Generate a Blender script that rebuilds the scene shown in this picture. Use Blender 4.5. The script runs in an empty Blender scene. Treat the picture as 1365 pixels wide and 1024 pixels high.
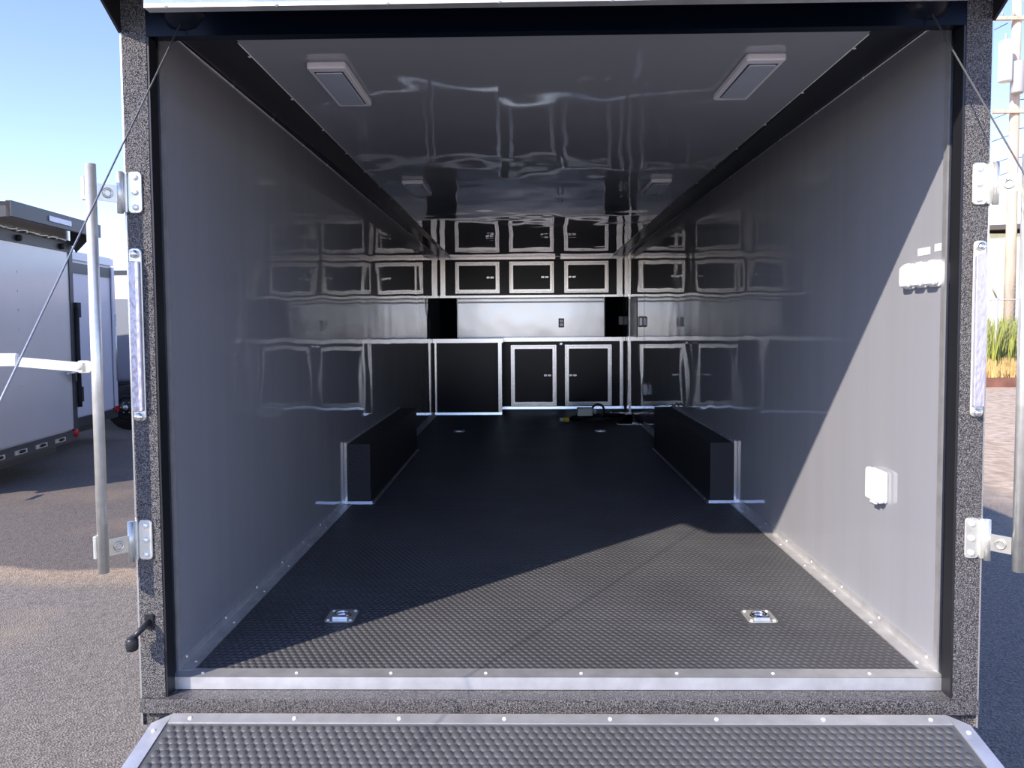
import bpy, math, random
import numpy as np
from mathutils import Vector, Matrix
random.seed(4)
C = bpy.context.scene
COL = C.collection
PI = math.pi
GZ = -0.55            # height of the lot; the trailer floor is z = 0

# ------------------------------------------------------------ camera
cam_d = bpy.data.cameras.new('camera'); cam = bpy.data.objects.new('camera', cam_d)
COL.objects.link(cam); C.camera = cam
f_px, pitch, yaw, roll = 1010.0, -0.0488, -0.0182, -0.0072
cp, sp, cy, sy = math.cos(pitch), math.sin(pitch), math.cos(yaw), math.sin(yaw)
F = Vector((sy*cp, cy*cp, sp)); Rt = Vector((cy, -sy, 0)); Up = Rt.cross(F)
R2 = math.cos(roll)*Rt + math.sin(roll)*Up; U2 = -math.sin(roll)*Rt + math.cos(roll)*Up
M = Matrix((R2, U2, -F)).transposed().to_4x4(); M.translation = (-0.0873, -2.3885, 1.1191)
cam.matrix_world = M
cam_d.sensor_width = 36; cam_d.lens = f_px*36/1365
cam_d.shift_x = 1.15/1365; cam_d.shift_y = -31.2/1365
cam_d.clip_start = 0.05; cam_d.clip_end = 600

# ------------------------------------------------------------ light
SUN = Vector((-1.012, -0.965, 1.0)).normalized()     # towards the sun
w = bpy.data.worlds.new('world'); C.world = w; w.use_nodes = True
nt = w.node_tree; nt.nodes.clear()
sky = nt.nodes.new('ShaderNodeTexSky'); sky.sky_type = 'NISHITA'; sky.sun_disc = False
sky.sun_elevation = math.asin(SUN.z); sky.sun_rotation = math.atan2(SUN.x, SUN.y)
sky.air_density = 0.75; sky.dust_density = 0.1; sky.ozone_density = 1.6
bg = nt.nodes.new('ShaderNodeBackground'); bg.inputs['Strength'].default_value = 0.29
wo = nt.nodes.new('ShaderNodeOutputWorld')
tn = nt.nodes.new('ShaderNodeVectorMath'); tn.operation = 'MULTIPLY'; tn.inputs[1].default_value = (1.05, .95, 1.10)
nt.links.new(sky.outputs[0], tn.inputs[0]); nt.links.new(tn.outputs[0], bg.inputs[0]); nt.links.new(bg.outputs[0], wo.inputs[0])
sd = bpy.data.lights.new('sun', 'SUN'); so = bpy.data.objects.new('sun', sd); COL.objects.link(so)
sd.energy = 6.0; sd.angle = math.radians(0.6); sd.color = (1.0, 0.885, 0.765)
so.rotation_euler = SUN.to_track_quat('Z', 'Y').to_euler(); so.location = (-20, -20, 20)
C.view_settings.view_transform = 'Standard'; C.view_settings.look = 'None'
C.view_settings.gamma = 1; C.view_settings.use_curve_mapping = False
C.view_settings.exposure = 0.3

# ------------------------------------------------------------ materials
def mat(name, col, rough=.5, metal=0.0, ior=1.5, bump=None, vary=None, coat=0, emis=None):
    """bump = (scale, distance, detail, stretch xyz); vary = (scale, amount, stretch)"""
    m = bpy.data.materials.new(name); m.use_nodes = True
    n, l = m.node_tree.nodes, m.node_tree.links
    b = n['Principled BSDF']
    b.inputs['Base Color'].default_value = (*col, 1); b.inputs['Roughness'].default_value = rough
    b.inputs['Metallic'].default_value = metal; b.inputs['IOR'].default_value = ior
    if coat: b.inputs['Coat Weight'].default_value = coat; b.inputs['Coat Roughness'].default_value = .03
    tc = n.new('ShaderNodeTexCoord')
    def noise(scale, detail, st):
        mp = n.new('ShaderNodeMapping'); mp.inputs['Scale'].default_value = st
        nz = n.new('ShaderNodeTexNoise'); nz.inputs['Scale'].default_value = scale; nz.inputs['Detail'].default_value = detail
        l.new(tc.outputs['Object'], mp.inputs[0]); l.new(mp.outputs[0], nz.inputs['Vector']); return nz
    if vary:
        nz = noise(vary[0], 4, vary[2] if len(vary) > 2 else (1,1,1))
        mr = n.new('ShaderNodeMapRange'); mr.inputs['From Min'].default_value = .3; mr.inputs['From Max'].default_value = .7
        mr.inputs['To Min'].default_value = 1-vary[1]; mr.inputs['To Max'].default_value = 1+vary[1]
        l.new(nz.outputs['Fac'], mr.inputs[0])
        mx = n.new('ShaderNodeVectorMath'); mx.operation = 'SCALE'; mx.inputs[0].default_value = col
        l.new(mr.outputs[0], mx.inputs['Scale']); l.new(mx.outputs[0], b.inputs['Base Color'])
    if bump:
        last = None
        for bp in (bump if isinstance(bump, list) else [bump]):
            nz = noise(bp[0], bp[2], bp[3] if len(bp) > 3 else (1,1,1))
            bm_ = n.new('ShaderNodeBump'); bm_.inputs['Distance'].default_value = bp[1]; bm_.inputs['Strength'].default_value = 1
            l.new(nz.outputs['Fac'], bm_.inputs['Height'])
            if last: l.new(last.outputs[0], bm_.inputs['Normal'])
            last = bm_
        l.new(last.outputs[0], b.inputs['Normal'])
    return m
WAVE_W = [(1.5, .0045, 0, (1, 1, .8)), (3.6, .0024, 0, (1, 1.2, .8))]
WAVE_C = [(1.6, .006, 0, (1.2, .8, 1)), (4.2, .0030, 0, (1.2, .9, 1))]
m_wall = mat('gloss_grey_panel', (.305, .313, .342), .035, ior=1.58, bump=WAVE_W, vary=(3, .03, (1, 4, .15)))
m_ceil = mat('gloss_grey_ceiling', (.315, .33, .365), .03, ior=1.75, bump=WAVE_C)
m_black = mat('black_gloss_trim', (.002, .005, .014), .25, ior=1.25)
m_cab = mat('black_cabinet_metal', (.006, .012, .024), .22, ior=1.33, bump=(3, .001, 1))
m_satin = mat('satin_black_paint', (.016, .017, .02), .38)
m_alu = mat('aluminium_trim', (.99, .99, .99), .24, .93)
m_alu3 = mat('brushed_ramp_aluminium', (.78, .78, .78), .48, .85, vary=(14, .12), bump=(60, .0004, 2))
m_alu2 = mat('dull_aluminium', (.72, .72, .73), .42, .9, vary=(20, .12), bump=(90, .0003, 2))
m_screw = mat('bright_screw', (.95, .95, .93), .3, .35)
m_zinc = mat('galvanised_steel', (.78, .78, .72), .36, .75, vary=(25, .12), bump=(40, .0005, 2))
m_zinc_y = mat('zinc_plate', (.8, .78, .68), .35, 1.0, vary=(25, .1))
m_chrome = mat('chrome', (.9, .9, .92), .12, 1.0)
m_white = mat('white_plastic', (.85, .85, .84), .35)
m_lamp = mat('white_lamp_housing', (.78, .77, .82), .4)
m_lens = mat('ribbed_lamp_lens', (.44, .49, .57), .22, bump=(120, .001, 1))
m_rub = mat('black_coin_rubber', (.072, .074, .080), .47, bump=(350, .0006, 2), vary=(2.2, .18))
m_rubR = mat('ramp_coin_rubber', (.083, .086, .092), .5, bump=(350, .0006, 2), vary=(5, .1))
m_box = mat('textured_black_liner', (.02, .021, .024), .5, bump=(160, .004, 3))
m_grille = mat('silver_backsplash', (.45, .475, .52), .15, .8, bump=(2.5, .003, 1))
m_tire = mat('black_tyre', (.012, .012, .013), .7)
m_red = mat('red_marker_lens', (.55, .01, .02), .25)
m_lav = mat('clear_led_lens', (.50, .49, .57), .3, .35, bump=(90, .004, 1, (1, 1, .4)))
m_yellow = mat('yellow_plug', (.85, .70, .06), .4)
m_beige = mat('beige_adapter', (.86, .86, .74), .5)
m_cable = mat('steel_cable', (.75, .74, .72), .35, .9)
m_cord = mat('black_cord', (.01, .01, .011), .45)
# sprayed black liner on the rear frame: coarse grains, glints painted into the colour
def liner():
    m = bpy.data.materials.new('sprayed_black_liner'); m.use_nodes = True
    n, l = m.node_tree.nodes, m.node_tree.links; b = n['Principled BSDF']
    tc = n.new('ShaderNodeTexCoord')
    v = n.new('ShaderNodeTexVoronoi'); v.inputs['Scale'].default_value = 430
    l.new(tc.outputs['Object'], v.inputs['Vector'])
    cr = n.new('ShaderNodeValToRGB'); cr.color_ramp.elements[0].position = .35; cr.color_ramp.elements[1].position = .95
    cr.color_ramp.elements[0].color = (.012, .012, .013, 1); cr.color_ramp.elements[1].color = (.29, .275, .275, 1)
    l.new(v.outputs['Color'], cr.inputs[0]); l.new(cr.outputs[0], b.inputs['Base Color'])
    bp = n.new('ShaderNodeBump'); bp.inputs['Distance'].default_value = .0025; bp.inputs['Strength'].default_value = .9
    l.new(v.outputs['Distance'], bp.inputs['Height']); l.new(bp.outputs[0], b.inputs['Normal'])
    b.inputs['Roughness'].default_value = .3
    return m
m_liner = liner()

# ------------------------------------------------------------ mesh helpers
class MB:
    def __init__(s): s.v = []; s.f = []; s.sm = []
    def add(s, vs, fs, smooth=False):
        o = len(s.v); s.v += [tuple(p) for p in vs]; s.f += [tuple(i+o for i in f) for f in fs]; s.sm += [smooth]*len(fs); return s
    def box(s, x0, x1, y0, y1, z0, z1):
        if x0 > x1: x0, x1 = x1, x0
        if y0 > y1: y0, y1 = y1, y0
        if z0 > z1: z0, z1 = z1, z0
        return s.add([(x0,y0,z0),(x1,y0,z0),(x1,y1,z0),(x0,y1,z0),(x0,y0,z1),(x1,y0,z1),(x1,y1,z1),(x0,y1,z1)],
              [(0,3,2,1),(4,5,6,7),(0,1,5,4),(1,2,6,5),(2,3,7,6),(3,0,4,7)])
    def hexa(s, b, t):     # four bottom points (ccw from above), four top points
        return s.add(list(b)+list(t), [(0,3,2,1),(4,5,6,7),(0,1,5,4),(1,2,6,5),(2,3,7,6),(3,0,4,7)])
    def bev(s, x0, x1, y0, y1, z0, z1, r, seg=2, axis='z'):
        """box with rounded vertical-to-axis corners and a chamfer on the + end"""
        if x0 > x1: x0, x1 = x1, x0
        if y0 > y1: y0, y1 = y1, y0
        if z0 > z1: z0, z1 = z1, z0
        if axis == 'z': a0,a1,b0,b1,c0,c1 = x0,x1,y0,y1,z0,z1; T = lambda a,b,c: (a,b,c)
        elif axis == 'y': a0,a1,b0,b1,c0,c1 = z0,z1,x0,x1,y0,y1; T = lambda a,b,c: (b,c,a)
        else: a0,a1,b0,b1,c0,c1 = y0,y1,z0,z1,x0,x1; T = lambda a,b,c: (c,a,b)
        def ring(ins, c):
            o = []
            rr = max(r-ins, r*.35)
            for (ca, cb, st) in ((a1-ins-rr, b0+ins+rr, -90), (a1-ins-rr, b1-ins-rr, 0), (a0+ins+rr, b1-ins-rr, 90), (a0+ins+rr, b0+ins+rr, 180)):
                for k in range(seg+1):
                    t = math.radians(st+90*k/seg); o.append(T(ca+rr*math.cos(t), cb+rr*math.sin(t), c))
            return o
        ch = min(r*.4, (c1-c0)*.3); rings = [ring(ch, c0), ring(0, c0+ch), ring(0, c1-ch), ring(ch, c1)]
        n = len(rings[0]); vs = sum(rings, []); fs = [tuple(range(n-1, -1, -1)), tuple(range(3*n, 4*n))]
        for q in range(3):
            for i in range(n): j = (i+1) % n; fs.append((q*n+i, q*n+j, (q+1)*n+j, (q+1)*n+i))
        return s.add(vs, fs)
    def tube(s, pts, r, n=8, closed=False, caps=True):
        P = [Vector(p) for p in pts]; vs = []; fs = []; N = len(P)
        rad = r if isinstance(r, (list, tuple)) else [r]*N
        prev = None
        for i, p in enumerate(P):
            a = P[i-1] if (i > 0 or closed) else P[i]; b = P[(i+1) % N] if (i < N-1 or closed) else P[i]
            t = (b-a).normalized()
            if prev is None:
                u = t.orthogonal().normalized()
            else:
                u = (prev - t*prev.dot(t)).normalized()
            prev = u; v = t.cross(u)
            for k in range(n):
                q = 2*PI*k/n; vs.append(p+rad[i]*(math.cos(q)*u+math.sin(q)*v))
        for i in range(N if closed else N-1):
            for k in range(n):
                a = i*n+k; b = i*n+(k+1) % n; c = ((i+1) % N)*n; fs.append((a, b, c+(k+1) % n, c+k))
        s.add(vs, fs, True)
        if not closed and caps:
            o = len(s.v)-len(vs); s.f += [tuple(o+k for k in range(n-1, -1, -1)), tuple(o+(N-1)*n+k for k in range(n))]; s.sm += [False, False]
        return s
    def lathe(s, prof, c, axis='z', n=16, smooth=True):   # prof: (radius, height)
        c = Vector(c); vs = []; fs = []
        for (r, h) in prof:
            for k in range(n):
                q = 2*PI*k/n; a, b = r*math.cos(q), r*math.sin(q)
                vs.append(c + Vector({'z': (a, b, h), 'y': (b, h, a), 'x': (h, a, b)}[axis]))
        for i in range(len(prof)-1):
            for k in range(n): fs.append((i*n+k, i*n+(k+1) % n, (i+1)*n+(k+1) % n, (i+1)*n+k))
        fs.append(tuple(range(n-1, -1, -1))); fs.append(tuple((len(prof)-1)*n+k for k in range(n)))
        return s.add(vs, fs, smooth)
    def build(s, name, m, parent=None, loc=None):
        me = bpy.data.meshes.new(name); me.from_pydata(s.v, [], s.f); me.update()
        me.polygons.foreach_set('use_smooth', s.sm)
        me.materials.append(m)
        o = bpy.data.objects.new(name, me); COL.objects.link(o)
        if parent: o.parent = parent
        if loc: o.location = loc
        return o
def tag(o, label=None, cat=None, group=None, kind=None):
    if label: o['label'] = label
    if cat: o['category'] = cat
    if group: o['group'] = group
    if kind: o['kind'] = kind
    return o
def thing(name, label, cat, loc=(0,0,0), group=None, rz=0):
    o = bpy.data.objects.new(name, None); COL.objects.link(o); o.location = loc; o.rotation_euler = (0,0,rz)
    o.empty_display_size = .05
    return tag(o, label, cat, group)
def struct(name, mb, m, parent=None):
    o = mb.build(name, m, parent)
    if not parent: o['kind'] = 'structure'
    return o
def inst(src, name, parent, loc, rot=None, label=None):
    o = src.copy(); o.name = name; COL.objects.link(o); o.parent = parent; o.location = loc
    if rot: o.rotation_euler = rot
    return o
# one shared screw: dome along +Z
_sm = MB().lathe([(.0075, 0), (.0072, .0022), (.0045, .0042), (.001, .005)], (0,0,0), n=8)
_scr = None
def screw(parent, p, direction, s=1.0):
    global _scr
    if _scr is None:
        _scr = _sm.build('screw', m_screw, parent); o = _scr
    else:
        o = _scr.copy(); o.name = 'screw'; COL.objects.link(o); o.parent = parent
    o.location = p; o.rotation_euler = Vector(direction).to_track_quat('Z', 'Y').to_euler(); o.scale = (s, s, s)
    return o

W = 1.22; YB = 8.05

# ------------------------------------------------------------ ground
def ground_mat():
    m = bpy.data.materials.new('old_asphalt'); m.use_nodes = True
    n, l = m.node_tree.nodes, m.node_tree.links; b = n['Principled BSDF']
    tc = n.new('ShaderNodeTexCoord')
    def nz(sc, d, st=(1,1,1)):
        mp = n.new('ShaderNodeMapping'); mp.inputs['Scale'].default_value = st
        x = n.new('ShaderNodeTexNoise'); x.inputs['Scale'].default_value = sc; x.inputs['Detail'].default_value = d
        l.new(tc.outputs['Object'], mp.inputs[0]); l.new(mp.outputs[0], x.inputs['Vector']); return x
    fine = n.new('ShaderNodeTexVoronoi'); fine.inputs['Scale'].default_value = 110; l.new(tc.outputs['Object'], fine.inputs['Vector'])
    cr = n.new('ShaderNodeValToRGB'); e = cr.color_ramp.elements
    e[0].position = .1; e[0].color = (.106, .097, .087, 1); e[1].position = .95; e[1].color = (.28, .252, .224, 1)
    l.new(fine.outputs['Color'], cr.inputs[0])
    big = nz(.9, 5, (1, 1.5, 1)); cr2 = n.new('ShaderNodeValToRGB'); cr2.color_ramp.elements[0].position = .52; cr2.color_ramp.elements[1].position = .72
    cr2.color_ramp.elements[0].color = (0,0,0,1); cr2.color_ramp.elements[1].color = (.55,.55,.55,1)
    l.new(big.outputs['Fac'], cr2.inputs[0])
    mx = n.new('ShaderNodeMix'); mx.data_type = 'RGBA'; l.new(cr2.outputs[0], mx.inputs['Factor'])
    l.new(cr.outputs[0], mx.inputs['A']); mx.inputs['B'].default_value = (.34, .275, .20, 1)
    # sandy gravel beyond the asphalt on the right
    sx = n.new('ShaderNodeSeparateXYZ'); l.new(tc.outputs['Object'], sx.inputs[0])
    nb = nz(.6, 3); ad = n.new('ShaderNodeMath'); ad.operation = 'MULTIPLY_ADD'; l.new(nb.outputs['Fac'], ad.inputs[0]); ad.inputs[1].default_value = 3; l.new(sx.outputs['X'], ad.inputs[2])
    mr = n.new('ShaderNodeMapRange'); l.new(ad.outputs[0], mr.inputs[0]); mr.inputs['From Min'].default_value = 5.2; mr.inputs['From Max'].default_value = 6.4
    sand = nz(8, 6); cs = n.new('ShaderNodeValToRGB'); cs.color_ramp.elements[0].color = (.34, .25, .17, 1); cs.color_ramp.elements[1].color = (.62, .50, .38, 1)
    cs.color_ramp.elements[0].position = .3; cs.color_ramp.elements[1].position = .7
    l.new(sand.outputs['Fac'], cs.inputs[0])
    # trailer shadow painted into the left asphalt colour, sunlit sandy strip along its edge
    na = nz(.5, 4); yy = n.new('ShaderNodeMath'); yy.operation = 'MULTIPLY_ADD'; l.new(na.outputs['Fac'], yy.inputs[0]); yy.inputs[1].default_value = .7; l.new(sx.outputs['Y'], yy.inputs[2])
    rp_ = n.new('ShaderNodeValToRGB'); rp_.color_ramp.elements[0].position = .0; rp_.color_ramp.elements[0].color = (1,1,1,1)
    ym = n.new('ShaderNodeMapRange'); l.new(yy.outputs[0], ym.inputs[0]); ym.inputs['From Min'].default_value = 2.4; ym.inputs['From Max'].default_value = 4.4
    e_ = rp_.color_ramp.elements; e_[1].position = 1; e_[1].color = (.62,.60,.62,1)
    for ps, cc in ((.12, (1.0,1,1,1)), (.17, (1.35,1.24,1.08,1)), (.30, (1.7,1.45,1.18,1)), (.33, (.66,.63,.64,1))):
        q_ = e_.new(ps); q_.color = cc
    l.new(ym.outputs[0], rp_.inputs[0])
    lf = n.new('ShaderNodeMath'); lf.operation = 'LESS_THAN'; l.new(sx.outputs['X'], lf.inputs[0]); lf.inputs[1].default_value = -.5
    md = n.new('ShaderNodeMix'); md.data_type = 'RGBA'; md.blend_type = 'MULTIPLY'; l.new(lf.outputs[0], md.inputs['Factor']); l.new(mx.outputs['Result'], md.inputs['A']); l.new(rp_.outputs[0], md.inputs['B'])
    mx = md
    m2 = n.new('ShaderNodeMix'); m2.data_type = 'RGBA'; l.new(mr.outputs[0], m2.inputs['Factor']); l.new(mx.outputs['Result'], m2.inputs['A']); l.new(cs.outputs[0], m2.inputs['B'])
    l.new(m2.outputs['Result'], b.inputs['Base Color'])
    b.inputs['Roughness'].default_value = .85
    bp = n.new('ShaderNodeBump'); bp.inputs['Distance'].default_value = .008; bp.inputs['Strength'].default_value = .6
    l.new(fine.outputs['Distance'], bp.inputs['Height']); l.new(bp.outputs[0], b.inputs['Normal'])
    return m
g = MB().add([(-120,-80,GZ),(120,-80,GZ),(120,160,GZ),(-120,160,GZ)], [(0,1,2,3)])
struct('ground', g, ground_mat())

# ------------------------------------------------------------ trailer shell (the setting)
m_skin = mat('black_trailer_skin', (.02, .02, .022), .25)
fl = MB().box(-W-.05, 0.95, .0, YB+.2, -.1, 0).box(.95, W+.05, 0, 5.95, -.1, 0).box(.95, W+.05, 6.85, YB+.2, -.1, 0)
floor = struct('floor', fl, m_rub)

def studs(name, x0, x1, y0, y1, px, r, h, m, parent, skip=None, slope=0, z0=0.0, n=8):
    """raised coins of the rubber sheet, staggered rows, one mesh"""
    py = px*.866
    xs = []; ys = []
    ny = int((y1-y0)/py); nx = int((x1-x0)/px)
    jj, ii = np.meshgrid(np.arange(ny), np.arange(nx), indexing='ij')
    cx = x0+px*.5+ii*px+(jj % 2)*px*.5; cyy = y0+py*.5+jj*py
    cx = cx.ravel(); cyy = cyy.ravel(); ok = cx < x1-r
    if skip is not None: ok &= ~skip(cx, cyy)
    cx = cx[ok]; cyy = cyy[ok]; N = len(cx)
    a = np.arange(n)*2*np.pi/n+np.pi/n
    vx = np.concatenate([np.cos(a)*r, np.cos(a)*r*.92]); vy = np.concatenate([np.sin(a)*r, np.sin(a)*r*.92]); vz = np.concatenate([np.zeros(n)-.0003, np.ones(n)*h])
    V = np.empty((N, 2*n, 3)); V[:, :, 0] = cx[:, None]+vx; V[:, :, 1] = cyy[:, None]+vy
    V[:, :, 2] = z0+vz[None, :]+slope*(V[:, :, 1]-y1)
    quads = np.array([(k, (k+1) % n, n+(k+1) % n, n+k) for k in range(n)]); top = np.arange(n, 2*n)
    loops = np.concatenate([quads.ravel(), top]); L = len(loops)
    allv = (np.arange(N)[:, None]*(2*n)+loops[None, :]).ravel()
    starts = np.concatenate([np.arange(n)*4, [4*n]]); tot = np.concatenate([np.full(n, 4), [n]])
    me = bpy.data.meshes.new(name)
    me.vertices.add(N*2*n); me.vertices.foreach_set('co', V.ravel())
    me.loops.add(N*L); me.loops.foreach_set('vertex_index', allv)
    me.polygons.add(N*(n+1)); me.polygons.foreach_set('loop_start', (np.arange(N)[:, None]*L+starts).ravel())
    me.polygons.foreach_set('loop_total', np.tile(tot, N))
    me.update(calc_edges=True); me.validate()
    me.materials.append(m)
    o = bpy.data.objects.new(name, me); COL.objects.link(o); o.parent = parent; o['kind'] = 'stuff'
    return o
def skipf(x, y):
    s = (np.abs(x) > 1.17)
    s |= (np.abs(x) > 1.02) & (y > 2.25) & (y < 4.35)
    for (a, b) in ((-.80, .455), (.80, .45), (-.78, 5.45), (.69, 5.42)):
        s |= (np.abs(x-a) < .075) & (np.abs(y-b) < .075)
    s |= (x > .93) & (y > 5.86) & (y < 6.9)
    s |= (x < -.36) & (y > 6.9)
    return s
studs('rubber_coin', -W+.02, W-.02, .012, 7.45, .0262, .0108, .0013, m_rub, floor, skipf)

# side walls with thickness; interior face at +-W
def wall(name, sgn, m):
    b = MB()
    zt0, zt1 = 2.062, 1.99
    x = sgn*W; xo = sgn*(W+.012)
    if sgn < 0: b.hexa([(xo,0,0),(x,0,0),(x,YB,0),(xo,YB,0)], [(xo,0,zt0),(x,0,zt0),(x,YB,zt1),(xo,YB,zt1)])
    else:
        b.hexa([(x,0,-.002),(xo,0,-.002),(xo,5.93,-.002),(x,5.93,-.002)], [(x,0,zt0),(xo,0,zt0),(xo,5.93,zt0-.0532),(x,5.93,zt0-.0532)])
        b.hexa([(x,7.12,-.002),(xo,7.12,-.002),(xo,YB,-.002),(x,YB,-.002)], [(x,7.12,2.0),(xo,7.12,2.0),(xo,YB,zt1),(x,YB,zt1)])
        b.box(x, xo, 5.93, 7.12, 1.90, 2.0)
    o = struct(name, b, m)
    k = MB().box(sgn*(W+.012), sgn*(W+.035), 0, YB, 0, 2.06); k.build('insulation_core', m_satin, o)
    k = MB().box(sgn*(W+.035), sgn*(W+.072), -.05, YB+.2, -.12, 2.14); sk = k.build('outer_skin', m_skin, o)
    return o
wl = wall('wall_left', -1, m_wall); wr = wall('wall_right', 1, m_wall)
# ceiling and the slanting black coves
cb = MB().hexa([(-.972,-.02,2.0),(.972,-.02,2.0),(1.06,YB,2.0),(-1.06,YB,2.0)], [(-.972,-.02,2.012),(.972,-.02,2.012),(1.06,YB,2.012),(-1.06,YB,2.012)])
ceil = struct('ceiling', cb, m_ceil)
rb = MB().box(-W-.072, W+.072, -.05, YB+.2, 2.09, 2.15); rf = rb.build('roof_skin', m_skin, ceil)
i = 0
for sgn, nm in ((-1, 'trim_1'), (1, 'trim_2')):
    a = [(sgn*.972,-.02,2.0),(sgn*W,-.02,2.06),(sgn*W,YB,1.992),(sgn*1.06,YB,2.0)]
    t = [(p[0],p[1],p[2]+.01) for p in a]
    if sgn < 0: a = [a[1],a[0],a[3],a[2]]; t = [t[1],t[0],t[3],t[2]]
    cv = struct(nm, MB().hexa(a, t), m_black)
    tag(cv, 'slanting gloss black cove strip between %s wall and ceiling' % ('left' if sgn < 0 else 'right'))
    for (p, q, nrm) in (((sgn*.974,0,1.998),(sgn*1.062,YB,1.998),(0,0,-1)), ((sgn*(W-.003),0,2.056),(sgn*(W-.003),YB,1.988),(-sgn,0,-.3))):
        MB().tube([p, q], .0022, 5).build('edge_bead', m_alu2, cv)
        p, q = Vector(p), Vector(q)
        for y in np.arange(.12, 7.4, .47):
            tt = y/YB; pos = p.lerp(q, tt) + Vector((-sgn*-.006 if nrm[2] == -1 else 0, 0, 0))
            screw(cv, pos, nrm, .75)

# front (nose) wall parts
bk = MB().box(-W, W, YB+.02, YB+.06, -.02, 2.1)
wb = struct('wall_back', bk, m_black)
MB().hexa([(-W+.001,7.74,.935),(-1.008,8.02,.935),(-1.03,8.05,.935),(-W+.001,7.78,.935)], [(-W+.001,7.74,1.52),(-1.008,8.02,1.52),(-1.03,8.05,1.52),(-W+.001,7.78,1.52)]).build('corner_panel', m_black, wb)
MB().hexa([(1.0,8.02,.935),(W-.001,7.74,.935),(W-.001,7.78,.935),(1.02,8.05,.935)], [(1.0,8.02,1.52),(W-.001,7.74,1.52),(W-.001,7.78,1.52),(1.02,8.05,1.52)]).build('corner_panel', m_black, wb)
bs = MB().box(-1.01, 1.002, 8.0, 8.02, .935, 1.52).build('backsplash', m_grille, wb); bs['label'] = 'silver grey glossy backsplash panel'
for x in (-1.008, 1.0): MB().box(x-.006, x+.006, 7.994, 8.0, .935, 1.50).build('edge_strip', m_alu2, wb)
MB().box(-1.0, .99, 7.985, 8.0, 1.40, 1.425).build('top_strip', m_alu2, wb)

# ------------------------------------------------------------ wall edge, floor and sill trims
for sgn, nm, side in ((-1, 'trim_3', 'left'), (1, 'trim_4', 'right')):
    x = sgn*W
    b = MB().box(x+sgn*.002, x-sgn*.005, -.0075, .014, .0, 2.05)
    t = struct(nm, b, m_alu3); tag(t, 'thin aluminium edge trim running up the open end of the %s wall' % side)
    for z in (2.02, 1.64, 1.23, .82, .41, .025):
        screw(t, (x+sgn*.008, -.0105, z), (0,-1,0), .8)
for sgn, nm, side in ((-1, 'baseboard_left', 'left'), (1, 'baseboard_right', 'right')):
    x = sgn*W
    ends = [(0.0, 2.27), (4.33, 5.93 if sgn > 0 else 6.9)]
    b = MB()
    for (y0, y1) in ends:
        b.box(x-sgn*.0001, x-sgn*.003, y0, y1, .0, .034); b.box(x-sgn*.003, x-sgn*.05, y0, y1, .0, .0042)
    t = struct(nm, b, m_alu3)
    for (y0, y1) in ends:
        for y in np.arange(y0+.06, y1-.03, .33):
            screw(t, (x-sgn*.003, y, .022), (-sgn,0,0), .7); screw(t, (x-sgn*.033, y, .0042), (0,0,1), .7)
# sill angle
b = MB().box(-W-.01, W+.01, -.047, .012, .0, .0035).box(-W-.01, W+.01, -.050, -.046, -.036, .0035)
sill = struct('trim_5', b, m_alu3); tag(sill, 'aluminium threshold angle along the rear edge of the floor')
for x in np.arange(-1.13, 1.2, .304): screw(sill, (x, -.02, .0035), (0,0,1), .8)

# black reveal between wall edge and post
for sgn, nm in ((-1, 'trim_6'), (1, 'trim_7')):
    b = MB().box(sgn*(W+.001), sgn*(W+.02), -.06, -.006, -.03, 2.06)
    t = struct(nm, b, m_black); tag(t, 'black inner reveal of the %s rear post' % ('left' if sgn < 0 else 'right'))

# ------------------------------------------------------------ rear frame
fr = thing('rear_frame', 'black sprayed rear door frame around the open trailer end', 'door frame', (0, -.1, GZ+.45))
L = Vector((0, .1, -(GZ+.45)))
def fp(mb, name, m, parent=fr):    # part given in world coordinates
    o = mb.build(name, m, parent); o.location = L; return o
for sgn in (-1, 1):
    b = MB().box(sgn*1.214, sgn*1.288, -.10, -.045, -.05, 2.10)
    p = fp(b, 'post', m_liner)
    e = MB().box(sgn*1.288, sgn*1.294, -.098, -.05, -.13, 1.99).build('outer_edge_strip', m_alu, p)
    MB().box(sgn*1.207, sgn*1.214, -.098, -.05, -.05, 2.05).build('inner_lip', m_satin, p)
hb = MB().box(-1.214, 1.214, -.10, -.06, 1.984, 2.10)
hd = fp(hb, 'header', m_black)
fp(MB().box(-1.11, 1.11, -.318, -.308, 1.985, 2.145).box(-1.11, 1.11, -.318, -.285, 1.978, 1.985), 'spoiler_lip', m_alu3)
for x in np.arange(-1.05, 1.1, .3): screw(hd, (x, -.318, 1.981+.1*0), (0,-1,-.6), .8)
b = MB().box(-1.288, 1.288, -.112, -.052, -.082, -.037).box(-1.288, 1.288, -.09, .05, -.13, -.05)
base = fp(b, 'base_beam', m_liner)
# spoiler over the door
for sgn in (-1, 1):
    b = MB()
    x0, x1 = sorted((sgn*1.288, sgn*1.296))
    pr = [(-.10, 1.995), (-.20, 2.055), (-.47, 2.15), (-.47, 2.17), (-.10, 2.17)]
    vs = [(x0, y, z) for y, z in pr]+[(x1, y, z) for y, z in pr]
    b.add(vs, [(4,3,2,1,0), (5,6,7,8,9)]+[(k, (k+1) % 5, 5+(k+1) % 5, 5+k) for k in range(5)])
    fp(b, 'spoiler_cheek', m_satin)
fp(MB().box(-1.288, 1.288, -.47, -.04, 2.145, 2.175), 'spoiler', m_satin)

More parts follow.
